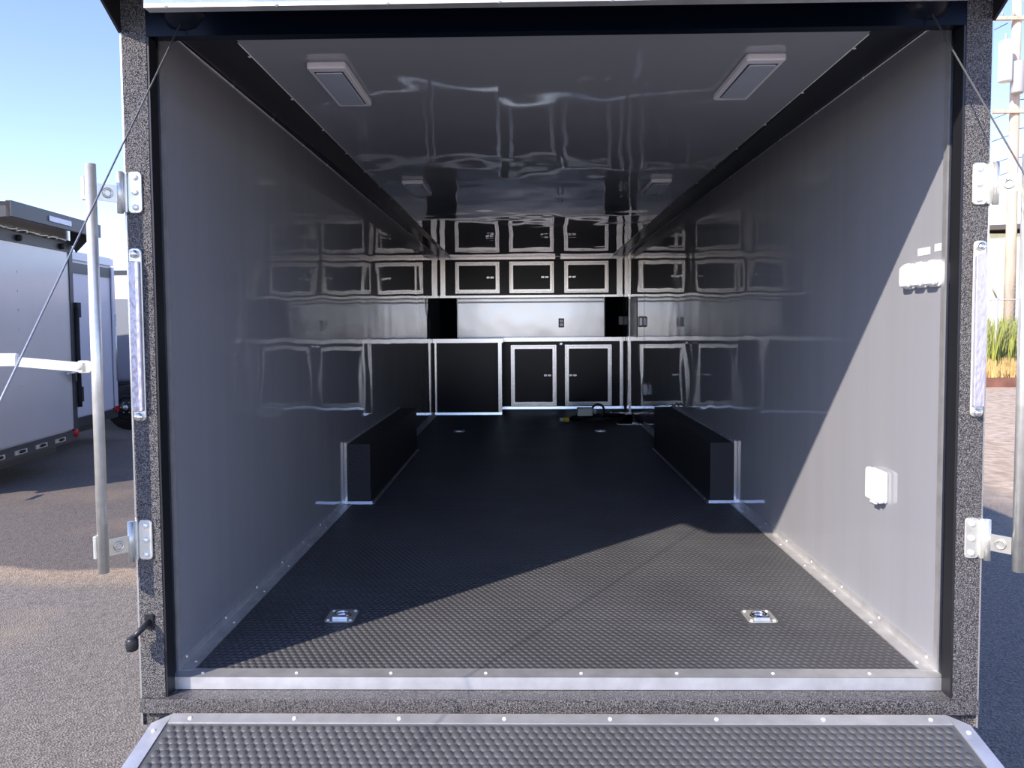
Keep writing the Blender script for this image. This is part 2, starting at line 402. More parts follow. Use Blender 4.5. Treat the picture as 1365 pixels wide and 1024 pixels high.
# cable drums under the spoiler
for sgn in (-1, 1):
    side = 'left' if sgn < 0 else 'right'
    t = thing('cable_guide', 'black cable guide cup under the header at the %s top corner' % side, 'cable guide', (sgn*1.10, -.06, 2.04))
    MB().lathe([(.085, .022), (.08, .0), (.055, -.035), (.02, -.05)], (0, 0, 0), 'z', 16).build('cup', m_black, t)
    for k in range(3):
        MB().tube([(sgn*(.01+.012*k)-.02, -.052, .05), (sgn*(.012*k), -.06, .028), (sgn*(.012*k)+sgn*.012, -.062, .0)], .0028, 6).build('spring_coil', m_screw, t)
    a = Vector((sgn*1.10, -.10, 2.035)); e = Vector((sgn*1.262, -1.78, -.355))
    c = MB().tube([a, a.lerp(e, .5)+Vector((0, 0, -.004)), e], .0023, 7).build('ramp_cable', m_cable)
    tag(c, 'thin steel ramp cable slanting down from the %s top corner' % side, 'cable')

# ------------------------------------------------------------ ramp door
rp = thing('ramp_door', 'lowered ramp door with grey coin rubber and aluminium edges', 'ramp', (0, -.165, -.058))
sl = .2; RL = 2.15
def zr(y): return -.058-sl*(-.165-y)
def slab(x0, x1, y0, y1, t0, t1):
    return [(x0,y0,zr(y0)+t0),(x1,y0,zr(y0)+t0),(x1,y1,zr(y1)+t0),(x0,y1,zr(y1)+t0)], [(x0,y0,zr(y0)+t1),(x1,y0,zr(y0)+t1),(x1,y1,zr(y1)+t1),(x0,y1,zr(y1)+t1)]
LR = Vector((0, .165, .058))
def rpart(mb, name, m): o = mb.build(name, m, rp); o.location = LR; return o
ye = -.165-RL
rpart(MB().hexa(*slab(-1.2, 1.2, ye, -.165, -.05, -.004)), 'ramp_panel', m_satin)
rpart(MB().hexa(*slab(-1.17, 1.17, ye, -.2, -.004, -.0005)), 'rubber_sheet', m_rubR)
for (x0, x1, y0, y1) in ((-1.16, 1.16, -.201, -.163), ):
    rpart(MB().hexa(*slab(x0, x1, y0, y1, -.006, .0028)), 'edge_trim', m_alu3)
for sgn in (-1, 1):
    b = MB(); xa, xb = sorted((sgn*1.163, sgn*1.208)); xi, xo = sgn*1.163, sgn*1.208
    A = [(xi, ye), (xo, ye), (xo, -.205), (sgn*1.16, -.163), (xi, -.201)]
    if sgn < 0: A = A[::-1]
    vs = [(x, y, zr(y)-.006) for x, y in A]+[(x, y, zr(y)+.003) for x, y in A]
    b.add(vs, [(4,3,2,1,0), (5,6,7,8,9)]+[(k, (k+1) % 5, 5+(k+1) % 5, 5+k) for k in range(5)])
    rpart(b, 'edge_trim', m_alu3)
    for y in np.arange(-.235, ye, -.3): screw(rp, Vector((sgn*1.186, y, zr(y)+.003))+LR, (0,-.2,1), .9)
for x in np.arange(-1.10, 1.15, .315): screw(rp, Vector((x, -.183, zr(-.183)+.0028))+LR, (0,-.2,1), .9)
so_ = studs('rubber_coin', -1.155, 1.155, ye+.01, -.206, .0278, .0129, .0016, m_rubR, rp, None, slope=sl, z0=zr(-.206)-.0005)
so_.location = LR
b = MB().hexa([(-1.15,ye-.35,GZ+.004),(1.15,ye-.35,GZ+.004),(1.15,ye+.0,zr(ye)-.04),(-1.15,ye+.0,zr(ye)-.04)], [(-1.15,ye-.35,GZ+.012),(1.15,ye-.35,GZ+.012),(1.15,ye+.0,zr(ye)-.03),(-1.15,ye+.0,zr(ye)-.03)])
rpart(b, 'ramp_flap', m_alu2)

# ------------------------------------------------------------ door bars on the posts
def bar_assembly(sgn):
    side = 'left' if sgn < 0 else 'right'
    xp, yp = sgn*1.348, -.182
    t = thing('cam_bar', 'galvanised upright lock bar hinged to the outside of the %s post' % side, 'lock bar', (xp, yp, .385))
    def P(mb, name, m): o = mb.build(name, m, t); o.location = (-xp, -yp, -.385); return o
    P(MB().tube([(xp,yp,.385),(xp,yp,1.592)], .0155, 16), 'bar', m_zinc)
    for zc in (1.522, .462):
        s = sgn
        # plate screwed to the post
        P(MB().bev(s*1.238, s*1.280, -.106, -.100, zc-.062, zc+.062, .012, 3, 'y'), 'hinge_plate', m_zinc)
        for dz in (-.045, 0, .045):
            P(MB().lathe([(.0095, 0), (.009, -.004), (.005, -.007)], (s*1.257, -.106, zc+dz), 'y', 10), 'bolt', m_screw)
        P(MB().box(s*1.280, s*1.290, -.112, -.1, zc-.06, zc+.06), 'knuckle_web', m_zinc)
        kn = P(MB().tube([(s*1.297,-.118,zc-.064),(s*1.297,-.118,zc+.06)], .0095, 12), 'hinge_barrel', m_zinc)
        # strap from barrel to bar, slanting back towards the camera
        h = .026
        A = [(s*1.300, -.124), (s*1.338, -.166), (s*1.341, -.162), (s*1.303, -.118)]
        if s < 0: A = A[::-1]
        P(MB().hexa([(x,y,zc-h-.006) for x,y in A], [(x,y,zc+h-.008) for x,y in A]), 'strap', m_zinc_y)
        d = Vector((s*.042, -.042, 0)).normalized(); nrm = Vector((-s*.74, -.67, 0))
        ring = []
        cpt = Vector((s*1.3185, -.1465, zc-.008))
        for k in range(14):
            q = 2*PI*k/14; ring.append(cpt+.0125*(math.cos(q)*d+math.sin(q)*Vector((0,0,1))))
        P(MB().tube(ring, .0035, 6, closed=True), 'dimple', m_zinc_y)
        P(MB().bev(s*1.362, s*1.374, yp-.01, yp+.012, zc-.034, zc+.034, .004, 2, 'z'), 'clamp', m_zinc)
    z = 1.0; s = sgn
    P(MB().bev(s*1.362, s*1.408, yp-.004, yp+.002, z-.018, z+.020, .012, 3, 'y'), 'handle_bracket', m_zinc_y)
    P(MB().lathe([(.008, 0), (.008, -.005), (.004, -.007)], (s*1.394, yp-.012, z), 'y', 10), 'pivot_bolt', m_screw)
    x0, x1 = s*1.385, s*1.60
    A = [(x0, yp-.012), (x1, yp-.03), (x1, yp-.022), (x0, yp-.004)]
    if s > 0: pass
    else: A = A[::-1]
    P(MB().hexa([(x, y, z-.014+.10*(abs(x)-1.385)) for x, y in A], [(x, y, z+.014+.10*(abs(x)-1.385)) for x, y in A]), 'handle', m_zinc_y)
    x0, x1 = s*1.565, s*1.665
    zz = z+.018
    P(MB().bev(min(x0,x1), max(x0,x1), yp-.036, yp-.018, zz-.017+.003, zz+.017+.008, .007, 3, 'x'), 'handle_grip', m_white)
bar_assembly(-1); bar_assembly(1)
# LED light bars
for sgn in (-1, 1):
    side = 'left' if sgn < 0 else 'right'
    x = sgn*1.264
    t = thing('tail_light', 'long clear strip light upright on the front of the %s post' % side, 'strip light', (x, -.1, .83))
    b = MB().bev(-.016, .016, -.019, .0, .03, .485, .006, 2, 'y').build('lens', m_lav, t)
    MB().bev(-.019, .019, -.007, .0, 0.0, .525, .012, 3, 'y').build('backing', m_zinc, t)
    for z in (.013, .507):
        MB().lathe([(.013, 0), (.012, -.010), (.006, -.014)], (0, -.007, z), 'y', 10).build('end_cap', m_chrome, t)
# latch catch low on the left post
t = thing('holdback_catch', 'black ramp latch catch low on the left post', 'latch', (-1.262, -.1, .16))
MB().tube([(.006,0,.045),(.004,-.03,.042),(-.01,-.045,.025),(-.024,-.05,.012)], .009, 8).build('arm', m_satin, t)
MB().lathe([(.016, -.02), (.018, -.012), (.018, .012), (.014, .018)], (-.024, -.052, -.004), 'z', 12).build('knob', m_satin, t)
MB().bev(-.008, .02, -.006, 0, .02, .07, .006, 2, 'y').build('plate', m_satin, t)

# ------------------------------------------------------------ wheel boxes
for sgn in (-1, 1):
    side = 'left' if sgn < 0 else 'right'
    t = thing('wheel_box', 'black wheel box with riveted trim along the %s wall' % side, 'wheel box', (sgn*1.13, 3.3, 0))
    xi, xo, y0, y1, H = sgn*1.055, sgn*(W-.002), 2.28, 4.31, .375
    def P(mb, name, m): o = mb.build(name, m, t); o.location = (-sgn*1.13, -3.3, 0); return o
    P(MB().box(xi, xo, y0, y1, .0015, H), 'box_liner', m_box)
    P(MB().box(xo, xo-sgn*.018, y0-.004, y0, .0, H+.012), 'end_trim', m_alu)
    xa, xb = sorted((xi-sgn*.012, xo)); P(MB().hexa([(xa,y0-.016,.0015),(xb,y0-.016,.0015),(xb,y0-.004,.0015),(xa,y0-.004,.0015)], [(xa,y0-.009,.018),(xb,y0-.009,.018),(xb,y0-.004,.018),(xa,y0-.004,.018)]), 'base_trim', m_alu)
    P(MB().box(xo, xo-sgn*.022, y0, y1, H, H+.003), 'top_trim', m_alu2)
    P(MB().box(xi, xi-sgn*.022, y0, y1, .0015, .0045), 'side_trim', m_alu2)
    for y in np.arange(y0+.1, y1, .24):
        screw(t, (xo-sgn*.011-sgn*1.13, y-3.3, H+.003), (0,0,1), .7); screw(t, (xi-sgn*.012-sgn*1.13, y-3.3, .0045), (0,0,1), .7)

# ------------------------------------------------------------ lower cabinets and worktop
def frame_door(parent, x0, x1, z0, z1, y, latch_x, fw=.047, handle_off=None):
    """door proud of the cabinet face at y; part with frame, panel, latch sub-parts"""
    d = MB().box(x0+fw*.8, x1-fw*.8, y-.012, y, z0+fw*.8, z1-fw*.8).build('door', m_cab, parent)
    b = MB()
    for k, (o, dy) in enumerate(((0, .022), (.018, .030), (.034, .024))):
        w_ = .0145
        a0, a1, c0, c1 = x0+o, x1-o, z0+o, z1-o
        b.box(a0, a1, y-dy, y, c0, c0+w_).box(a0, a1, y-dy, y, c1-w_, c1).box(a0, a0+w_, y-dy, y, c0+w_, c1-w_).box(a1-w_, a1, y-dy, y, c0+w_, c1-w_)
    b.build('door_frame', m_alu, d)
    zc = (z0+z1)/2
    lx = latch_x
    MB().bev(lx-.052, lx-.012, y-.034, y-.012, zc-.014, zc+.014, .006, 2, 'y').bev(lx-.004, lx+.046, y-.036, y-.012, zc-.013, zc+.013, .006, 2, 'y').build('latch', m_chrome, d)
    return d
YL, YR = 6.9, 7.5
t = thing('base_cabinet', 'low black cabinet with one plain wide front below the worktop, left side', 'cabinet', (-.8, YL, 0))
def P(mb, name, m): o = mb.build(name, m, t); o.location = (.8, -YL, 0); return o
P(MB().box(-W+.003, -.392, YL, YB, .0, .888), 'carcass', m_cab)
P(MB().bev(-1.155, -.44, YL-.006, YL, .03, .885, .01, 2, 'y'), 'front_panel', m_cab)
P(MB().box(-W+.025, -1.172, YL-.012, YL, 0, .888), 'edge_trim', m_alu)
P(MB().box(-.415, -.372, YL-.012, YL+.03, 0, .888), 'edge_trim', m_alu)
def kick(x0, x1, y, h=.03):
    return MB().hexa([(x0,y-.012,.0015),(x1,y-.012,.0015),(x1,y,.0015),(x0,y,.0015)], [(x0,y-.0075,h),(x1,y-.0075,h),(x1,y,h),(x0,y,h)])
P(kick(-W+.02, -.372, YL-.012), 'kick_strip', m_alu)
P(MB().box(-.392, -.386, YL+.03, YR, .0015, .03), 'side_kick_strip', m_alu)
t = thing('base_cabinet', 'low black cabinet with two silver framed doors below the worktop, right side', 'cabinet', (.4, YR, 0))
def P(mb, name, m): o = mb.build(name, m, t); o.location = (-.4, -YR, 0); return o
P(MB().box(-.385, W-.004, YR, YB, .0, .888), 'carcass', m_cab)
for (x0, x1, lx) in ((-.27, .322, .21), (.435, 1.04, .54)):
    d = frame_door(t, x0, x1, .045, .838, YR, lx); d.location = (-.4, -YR, 0)
P(MB().lathe([(.033, 0), (.033, -.006), (.024, -.01), (.010, -.011)], (.388, YR, .848), 'y', 18), 'lock_rosette', m_alu)
P(MB().box(1.148, 1.19, YR-.012, YR, 0, .888), 'edge_trim', m_alu)
P(kick(-.385, W-.02, YR-.012, .034), 'kick_strip', m_alu)
wt = thing('worktop', 'black worktop with bright silver edge across the nose of the trailer', 'worktop', (0, YR, .89))
def P(mb, name, m): o = mb.build(name, m, wt); o.location = (0, -YR, -.89); return o
P(MB().box(-W+.003, -.37, YL-.01, YB, .889, .933).box(-.37, W-.004, YR-.01, YB, .889, .933), 'top', m_cab)
P(MB().box(-W+.003, -.36, YL-.03, YL-.01, .887, .937), 'front_edge', m_alu)
P(MB().box(-.36, W-.004, YR-.03, YR-.01, .884, .937), 'front_edge', m_alu)
P(MB().box(-.38, -.355, YL-.01, YR-.03, .885, .937), 'side_edge', m_alu)

# upper cabinet
YU = 7.68
t = thing('wall_cabinet', 'black overhead cabinet with three silver framed doors under the ceiling', 'cabinet', (0, YU, 1.49))
def P(mb, name, m): o = mb.build(name, m, t); o.location = (0, -YU, -1.49); return o
P(MB().box(-W+.002, W-.003, YU, YB, 1.475, 1.998), 'carcass', m_cab)
for (x0, x1, lx) in ((-1.0, -.418, -.535), (-.285, .30, .185), (.44, 1.02, .545)):
    d = frame_door(t, x0, x1, 1.522, 1.935, YU, lx); d.location = (0, -YU, -1.49)
P(MB().box(-W+.004, W-.005, YU-.016, YU, 1.464, 1.494), 'lower_rail', m_alu)
P(MB().box(-W+.004, W-.005, YU-.016, YU, 1.966, 1.998), 'upper_rail', m_alu)
P(MB().box(-W+.02, -W+.085, YU-.014, YU, 1.494, 1.966), 'side_stile', m_alu)
P(MB().box(W-.09, W-.015, YU-.014, YU, 1.494, 1.966), 'side_stile', m_alu)
P(MB().box(-.02+.34, .10+.34-.05, YU-.02, YU-.014, 1.966, 1.996), 'rail_joint', m_satin)

# outlet on backsplash, switch on right corner
t = thing('wall_outlet', 'small grey outlet plate on the silver backsplash above the worktop', 'outlet', (.414, 8.0, 1.124))
MB().bev(-.038, .038, -.006, 0, -.062, .062, .006, 2, 'y').build('plate', m_satin, t)
b = MB().bev(-.024, .024, -.009, -.006, .006, .045, .006, 2, 'y').bev(-.024, .024, -.009, -.006, -.045, -.006, .006, 2, 'y').build('socket', m_alu2, t)
t = thing('light_switch', 'small grey switch on black corner panel right of the backsplash', 'switch', (1.195, 7.72, 1.15))
MB().bev(-.03, .02, -.012, .02, -.055, .055, .005, 2, 'y').build('plate', m_lamp, t)
MB().box(-.012, .004, -.02, -.012, -.015, .015).build('toggle', m_white, t)

# ------------------------------------------------------------ side door, step well
m_door = m_wall
b = MB().box(W, W+.012, 5.99, 7.06, .02, 1.89)
dr = struct('door_1', b, m_door)
MB().box(W-.002, W+.02, 5.93, 5.99, 0, 1.90).build('door_jamb', m_wall, dr)
MB().box(W-.012, W+.01, 7.07, 7.13, -.0, 1.99).build('jamb_trim', m_alu, dr)
MB().box(W-.006, W+.0, 6.45, 7.0, .95, 1.42).build('dark_inset', m_black, dr)
MB().bev(W-.045, W, 6.02, 6.10, 1.07, 1.19, .02, 3, 'x').build('door_latch', m_alu2, dr)
b = MB().box(.95, W, 5.95, 6.85, -.16, -.15).box(.94, .95, 5.95, 6.85, -.15, -.002).box(.95, W, 6.85, 6.86, -.15, -.002)
sw = struct('trim_8', b, m_black); tag(sw, 'black step well in the floor by the side door')
MB().box(.925, .955, 5.93, 6.9, .0, .005).build('edge_trim', m_alu, sw)
MB().box(.955, W-.004, 5.925, 5.95, .0, .005).build('edge_trim', m_alu, sw)
MB().box(.955, W-.004, 6.85, 6.9, -.0, .02).build('edge_trim', m_alu, sw)

# white fixture far down the right wall, and rounded ones near the opening
t = thing('wall_outlet', 'small white rounded box low on the right wall beside side door', 'outlet', (W, 5.76, .405))
MB().bev(-.045, 0, -.065, .065, -.065, .065, .022, 3, 'x').build('cover', m_white, t)
MB().bev(-.05, -.045, -.035, .035, -.04, .045, .01, 2, 'x').build('flap', m_white, t)
labs = ['white weatherproof outlet cover farthest from the opening on the right wall', 'white weatherproof outlet cover in the middle of the three on the right wall', 'white weatherproof outlet cover nearest the opening on the right wall']
for k, y in enumerate((.205, .128, .05)):
    t = thing('outlet_cover', labs[k], 'outlet', (W, y, 1.268), 'white outlet covers on the sunlit right wall')
    MB().bev(-.008, 0, -.036, .036, -.042, .042, .014, 3, 'x').build('base', m_white, t)
    MB().bev(-.028, -.008, -.034, .034, -.038, .038, .017, 4, 'x').build('flip_lid', m_white, t)
    MB().tube([(-.018, -.02, .039), (-.018, .02, .039)], .004, 8).build('hinge', m_white, t)
for (y0, y1, z, lb) in ((.09, .165, 1.345, 'small white sticker above the middle outlet cover'), (.008, .062, 1.350, 'small white sticker above the outlet cover nearest the opening')):
    o = MB().box(-.0012, 0, -(y1-y0)/2, (y1-y0)/2, -.012, .012).build('sticker', m_white, None, (W, (y0+y1)/2, z)); tag(o, lb, 'sticker')
    tx = MB(); 
    for q in range(5):
        yy = -(y1-y0)/2+.008+q*(y1-y0-.016)/5; tx.box(-.0018, -.0012, yy, yy+.007, -.003, .003)
    tx.build('print', m_lamp, o)
t = thing('power_inlet', 'white box cover low on the sunlit right wall', 'outlet', (W, .40, .515))
MB().bev(-.012, 0, -.056, .056, -.058, .058, .010, 3, 'x').build('base', m_white, t)
MB().bev(-.032, -.012, -.060, .060, -.058, .060, .012, 3, 'x').build('lid', m_white, t)
MB().box(-.03, -.02, -.02, .02, -.066, -.058).build('lid_tab', m_lamp, t)

# ------------------------------------------------------------ ceiling lights
lt = [(-.747, .40, 0), (.712, .378, 0), (-.768, 2.495, 0), (.755, 2.53, 0)]
txt = ['oblong white ceiling light at the left, nearest the opening', 'oblong white ceiling light at the right, nearest the opening', 'oblong white ceiling light at the left, deeper inside', 'oblong white ceiling light at the right, deeper inside']
src = None
for k, (x, y, _) in enumerate(lt):
    if src is None:
        t = thing('ceiling_light', txt[k], 'ceiling light', (x, y, 2.0), 'ceiling lights')
        a = MB()
        a.bev(-.066, .066, -.225, .225, -.024, 0, .012, 3, 'z')
        a = a.build('housing', m_lamp, t)
        l_ = MB().bev(-.046, .046, -.185, .185, -.030, -.022, .008, 2, 'z').build('lens', m_lens, t)
        MB().tube([(-.047,-.187,-.024),(.047,-.187,-.024),(.047,.187,-.024),(-.047,.187,-.024)], .0028, 6, closed=True).build('gasket', m_satin, t)
        src = t
    else:
        t = src.copy(); t['label'] = txt[k]; COL.objects.link(t); t.location = (x, y, 2.0)
        for ch in list(src.children):
            c = ch.copy(); COL.objects.link(c); c.parent = t

# ------------------------------------------------------------ D-rings
dn = ['recessed floor tie-down ring at the left, nearest the sill', 'recessed floor tie-down ring at the right, nearest the sill', 'recessed floor tie-down ring at the left, far down the floor', 'recessed floor tie-down ring at the right, near the coiled cord']
src = None
for k, (x, y) in enumerate(((-.795, .455), (.795, .45), (-.775, 5.45), (.69, 5.42))):
    if src is None:
        t = thing('tie_down_ring', dn[k], 'tie-down ring', (x, y, .0014), 'floor tie-down rings')
        MB().bev(-.056, .056, -.062, .062, 0, .004, .018, 3, 'z').build('plate', m_zinc, t)
        MB().lathe([(.036, .0042), (.034, .0058), (.024, .0045), (.01, .0043)], (0, 0, 0), 'z', 20).build('cup', m_chrome, t)
        pts = [(.028*math.cos(q), .028*math.sin(q), .010) for q in np.linspace(0, 2*PI, 16, endpoint=False)]
        MB().tube(pts, .0045, 8, closed=True).build('ring', m_chrome, t)
        MB().bev(-.03, .03, -.038, -.026, .004, .013, .003, 2, 'z').build('ring_bracket', m_chrome, t)
        for (a, b_) in ((-.042, -.046), (.042, -.046), (-.042, .046), (.042, .046)): screw(t, (a, b_, .004), (0,0,1), .9)
        src = t
    else:
        t = src.copy(); t['label'] = dn[k]; COL.objects.link(t); t.location = (x, y, .0014)
        for ch in list(src.children):
            c = ch.copy(); COL.objects.link(c); c.parent = t

# ------------------------------------------------------------ cord and adapter
t = thing('extension_cord', 'coiled black power cord with yellow plug on the floor by cabinet doors', 'cord', (.62, 6.25, 0))
pts = []
for k in range(90):
    q = k/89; a = q*2*PI*3.4; r = .20+.05*math.sin(q*9)
    pts.append((.12+r*1.25*math.cos(a)+.02*math.sin(5*a), .02+r*.8*math.sin(a), .018+.035*q+.008*math.sin(3*a)))
MB().tube(pts, .014, 8).build('cable', m_cord, t)
pts = [(.13+.07*math.cos(q), .06+.01*math.cos(q), .112+.075*math.sin(q)) for q in np.linspace(0, 2*PI, 20, endpoint=False)]
MB().tube(pts, .013, 8, closed=True).build('cable_loop', m_cord, t)
MB().tube([(-.10,.0,.02),(-.16,-.03,.06),(-.2,-.06,.04),(-.22,-.08,.022)], .012, 8).build('cable_tail', m_cord, t)
MB().lathe([(.018,-.04),(.026,-.035),(.028,.02),(.02,.035)], (-.245,-.1,.030), 'x', 12).build('plug', m_yellow, t)
MB().lathe([(.012,-.07),(.024,-.06),(.022,-.03)], (-.25,-.1,.030), 'x', 12).build('plug_face', m_white, t)
t2 = thing('power_adapter', 'beige power adapter box lying on the black coiled cord', 'adapter', (.62, 6.33, .06))
MB().bev(-.11, .07, -.05, .05, -.008, .085, .018, 3, 'z').build('body', m_beige, t2)
MB().lathe([(.03, .07), (.032, .10), (.022, .115)], (0, 0, .04), 'x', 12).build('collar', m_white, t2)

# ------------------------------------------------------------ neighbouring trailers
m_grey_tr = mat('silver_trailer_panel', (.66, .63, .60), .28, .15, vary=(1.2, .05), bump=(1.5, .003, 1))
m_white_tr = mat('white_trailer_panel', (.66, .66, .72), .35)
m_dark_tr = mat('charcoal_trim', (.05, .052, .056), .45)
m_band = mat('pale_band', (.82, .78, .72), .4)
m_silver_lo = mat('grey_blue_panel', (.30, .33, .38), .35, .2)
def trailer_rear(name, label, origin, rz, width, length, body, trim, zt, detail=True):
    """origin = far corner of the rear face on the ground; local +x out of the rear face, local -y along the rear face towards the near end"""
    t = thing(name, label, 'trailer', (origin[0], origin[1], GZ), None, rz)
    g = -GZ
    MB().box(-length, -.02, -width, 0, g-.12, g+zt).build('body', body, t)
    MB().box(-.02, .0, -width+.09, -.075, g-.10, g+zt-.30).build('ramp_panel', body, t)
    MB().box(-.03, .012, -.08, -.0, g-.24, g+zt-.28).build('corner_post', m_dark_tr, t)
    MB().box(-.03, .012, -width, -width+.08, g-.24, g+zt-.28).build('corner_post', m_dark_tr, t)
    MB().box(-.03, .02, -width, 0, g-.24, g-.12).build('bottom_rail', m_dark_tr, t)
    MB().box(-.03, .015, -width, 0, g+zt-.30, g+zt-.16).build('top_rail', m_dark_tr, t)
    MB().box(-length, -length+.3, -width+.2, -.2, 0, g).build('front_jack', m_dark_tr, t)
    MB().box(-.9, -.2, -width+.1, -.1, 0.18, g-.12).build('chassis', m_dark_tr, t)
    for yy in (-width+.15, -.15):
        for xx in (-length*.45, -length*.45-.9):
            wv = MB().lathe([(.2, -.11), (.34, -.11), (.36, -.07), (.36, .07), (.34, .11), (.2, .11)], (xx, yy, .36), 'y', 24).build('wheel', m_tire, t)
    if detail:
        pr = [(.0, g+zt-.17), (.0, g+zt+.02), (.30, g+zt+.02), (.34, g+zt-.03), (.34, g+zt-.12), (.22, g+zt-.13), (.06, g+zt-.30)]
        n_ = len(pr)
        for (ya, yb) in ((-.012, .0), (-width, -width+.012)):
            b = MB()
            vs = [(x, ya, z) for x, z in pr]+[(x, yb, z) for x, z in pr]
            b.add(vs, [tuple(range(n_)), tuple(range(2*n_-1, n_-1, -1))]+[(k, n_+k, n_+(k+1) % n_, (k+1) % n_) for k in range(n_)])
            b.build('spoiler_cheek', m_dark_tr, t)
        MB().box(0, .34, -width, 0, g+zt-.02, g+zt+.02).box(.30, .35, -width, 0, g+zt-.12, g+zt+.03).build('spoiler', m_dark_tr, t)
        MB().bev(.35, .362, -1.18, -.72, g+zt-.08, g+zt-.02, .01, 2, 'x').build('brake_light', m_lav, t)
        pts = [(.05+.02*math.sin(k*1.7), -width+.1+k*.055, g+zt-.17+.012*math.sin(k*2.3)) for k in range(int((width-.3)/.055))]
        MB().tube(pts, .014, 6).build('cable_spring', m_zinc, t)
        for yy in (-.28, -1.15, -1.9):
            MB().lathe([(.035, 0), (.035, .03), (.02, .045)], (.015, yy, g+zt-.25), 'x', 10).build('bumper', m_tire, t)
        for yy in (-.45, -.85, -1.25, -1.65, -2.1):
            h = MB().box(.02, .03, yy-.11, yy+.11, g-.205, g-.16).build('ramp_hinge', m_zinc, t)
            MB().tube([(.035, yy-.03, g-.18), (.035, yy+.05, g-.18)], .016, 8).build('hinge_knuckle', m_tire, h)
        for k in range(9):
            zq = g+.1+k*.2
            MB().lathe([(.012, 0), (.010, .004)], (0.0, -1.15, zq), 'x', 8).build('rivet', m_zinc, t)
        MB().lathe([(.05, 0), (.048, .02), (.03, .03)], (.012, -.075, g-.15), 'x', 12).build('marker_lamp', m_red, t)
        # cam bar standing off the far corner
        MB().tube([(.03, .025, g+.15), (.03, .02, g+1.35)], .028, 8).build('cam_bar', m_tire, t)
        for zq in (.3, 1.32): MB().bev(.0, .05, -.0, .10, g+zq-.09, g+zq+.09, .01, 2, 'z').build('bar_bracket', m_tire, t)
        MB().tube([(.05, .02, g+.58), (.06, -.30, g+.575)], .015, 8).build('bar_handle', m_zinc, t)
        MB().bev(.03, .06, -.12, -.08, g+.47, g+.70, .008, 2, 'x').build('handle_keeper', m_dark_tr, t)
    return t
trailer_rear('cargo_trailer', 'silver grey cargo trailer with black overhanging roof edge, left behind the bar', (-5.5, 6.62), .0955, 1.85, 6.0, m_grey_tr, m_dark_tr, 2.30)
t = trailer_rear('cargo_trailer', 'white cargo trailer with red marker lamp behind the silver one', (-6.26, 8.9), .0955, 2.3, 5.5, m_white_tr, m_dark_tr, 2.14, False)
g_ = -GZ
MB().box(-.02, .02, -2.3, 0, g_+2.02, g_+2.12).build('roof_edge', m_white_tr, t)
MB().box(.012, .03, -.09, -.0, g_-.12, g_+2.0).build('corner_cap', m_white_tr, t)
MB().bev(.02, .05, -.10, -.02, g_-.16, g_-.07, .01, 2, 'x').build('marker_lamp', m_red, t)
MB().tube([(.03, -.02, g_+.3), (.03, -.02, g_+1.3)], .018, 8).build('cam_bar', m_zinc, t)
# third trailer, side on
t = thing('cargo_trailer', 'silver trailer side with pale upper band and black wheel, farthest left', 'trailer', (-6.5, 9.75, GZ))
MB().box(-2.5, 4.2, .12, 2.4, g_-.1, g_+1.56).build('body', m_silver_lo, t)
MB().box(-2.5, 4.2, .115, 2.4, g_+1.56, g_+1.96).build('upper_band', m_band, t)
MB().box(-2.52, 4.22, .10, 2.42, g_+1.96, g_+2.03).build('roof_rail', m_dark_tr, t)
MB().box(-2.5, 4.2, .10, .13, g_-.14, g_-.04).build('bottom_rail', m_dark_tr, t)
for xx in (0, .95):
    MB().lathe([(.18, -.12), (.34, -.12), (.365, -.08), (.365, .1), (.2, .12)], (xx, .02, .365), 'y', 28).build('wheel', m_tire, t)
    r_ = MB().lathe([(.05, -.155), (.06, -.13), (.17, -.12), (.2, -.13), (.2, -.10)], (xx, .02, .365), 'y', 20).build('rim', m_satin, t)
    MB().lathe([(.03, -.19), (.04, -.155), (.045, -.15)], (xx, .02, .365), 'y', 12).build('hub_cap', m_zinc, t)
    for k in range(6):
        q = k*PI/3; MB().lathe([(.008, -.15), (.01, -.13)], (xx+.09*math.cos(q), .02, .365+.09*math.sin(q)), 'y', 6).build('wheel_nut', m_zinc, t)
b = MB()
A = [(-.55, .34), (-.5, .62), (-.35, .78), (1.3, .78), (1.45, .62), (1.5, .34)]
pts = [(x, -.1, z) for x, z in A]
b.tube([(x, .0, z) for x, z in A], .025, 6); b.tube([(x, .1, z-.05) for x, z in A], .03, 6)
b.box(-.5, 1.45, .06, .118, .34, .74)
b.build('wheel_fender', m_satin, t)

# ------------------------------------------------------------ far right: pole, fence, weeds, building
m_wood = mat('weathered_pole_wood', (.62, .48, .36), .8, bump=(6, .02, 4, (1,1,.1)), vary=(5, .25, (1,1,.2)))
m_bldg = mat('cream_metal_siding', (.86, .82, .52), .5)
m_roof = mat('dark_roof_edge', (.12, .10, .09), .6)
m_wire = mat('dark_wire', (.10, .10, .11), .6)
m_trans = mat('transformer_paint', (.78, .80, .80), .4)
m_gray = mat('grey_fitting', (.42, .42, .42), .5)
t = thing('utility_pole', 'tall weathered wooden utility pole with transformers beside the lot', 'utility pole', (17.2, 25.0, GZ))
MB().lathe([(.19, 0), (.17, 5), (.14, 16)], (0, 0, 0), 'z', 14).build('pole', m_wood, t)
for k, (dx, z, h, r) in enumerate(((-.62, 9.9, 1.4, .22), (-.18, 9.5, 1.1, .2))):
    tr = MB().lathe([(r*.9, 0), (r, .05), (r, h-.08), (r*.8, h)], (dx, -.42, z), 'z', 16).build('transformer', m_trans if k == 0 else m_gray, t)
    MB().lathe([(.05, 0), (.03, .1), (.05, .15), (.03, .25)], (dx, -.42, z+h), 'z', 8).build('bushing', m_gray, tr)
    MB().box(dx-.04, 0+.04*0+.02, -.25, -.12, z+.3, z+.4).build('mount', m_gray, tr)
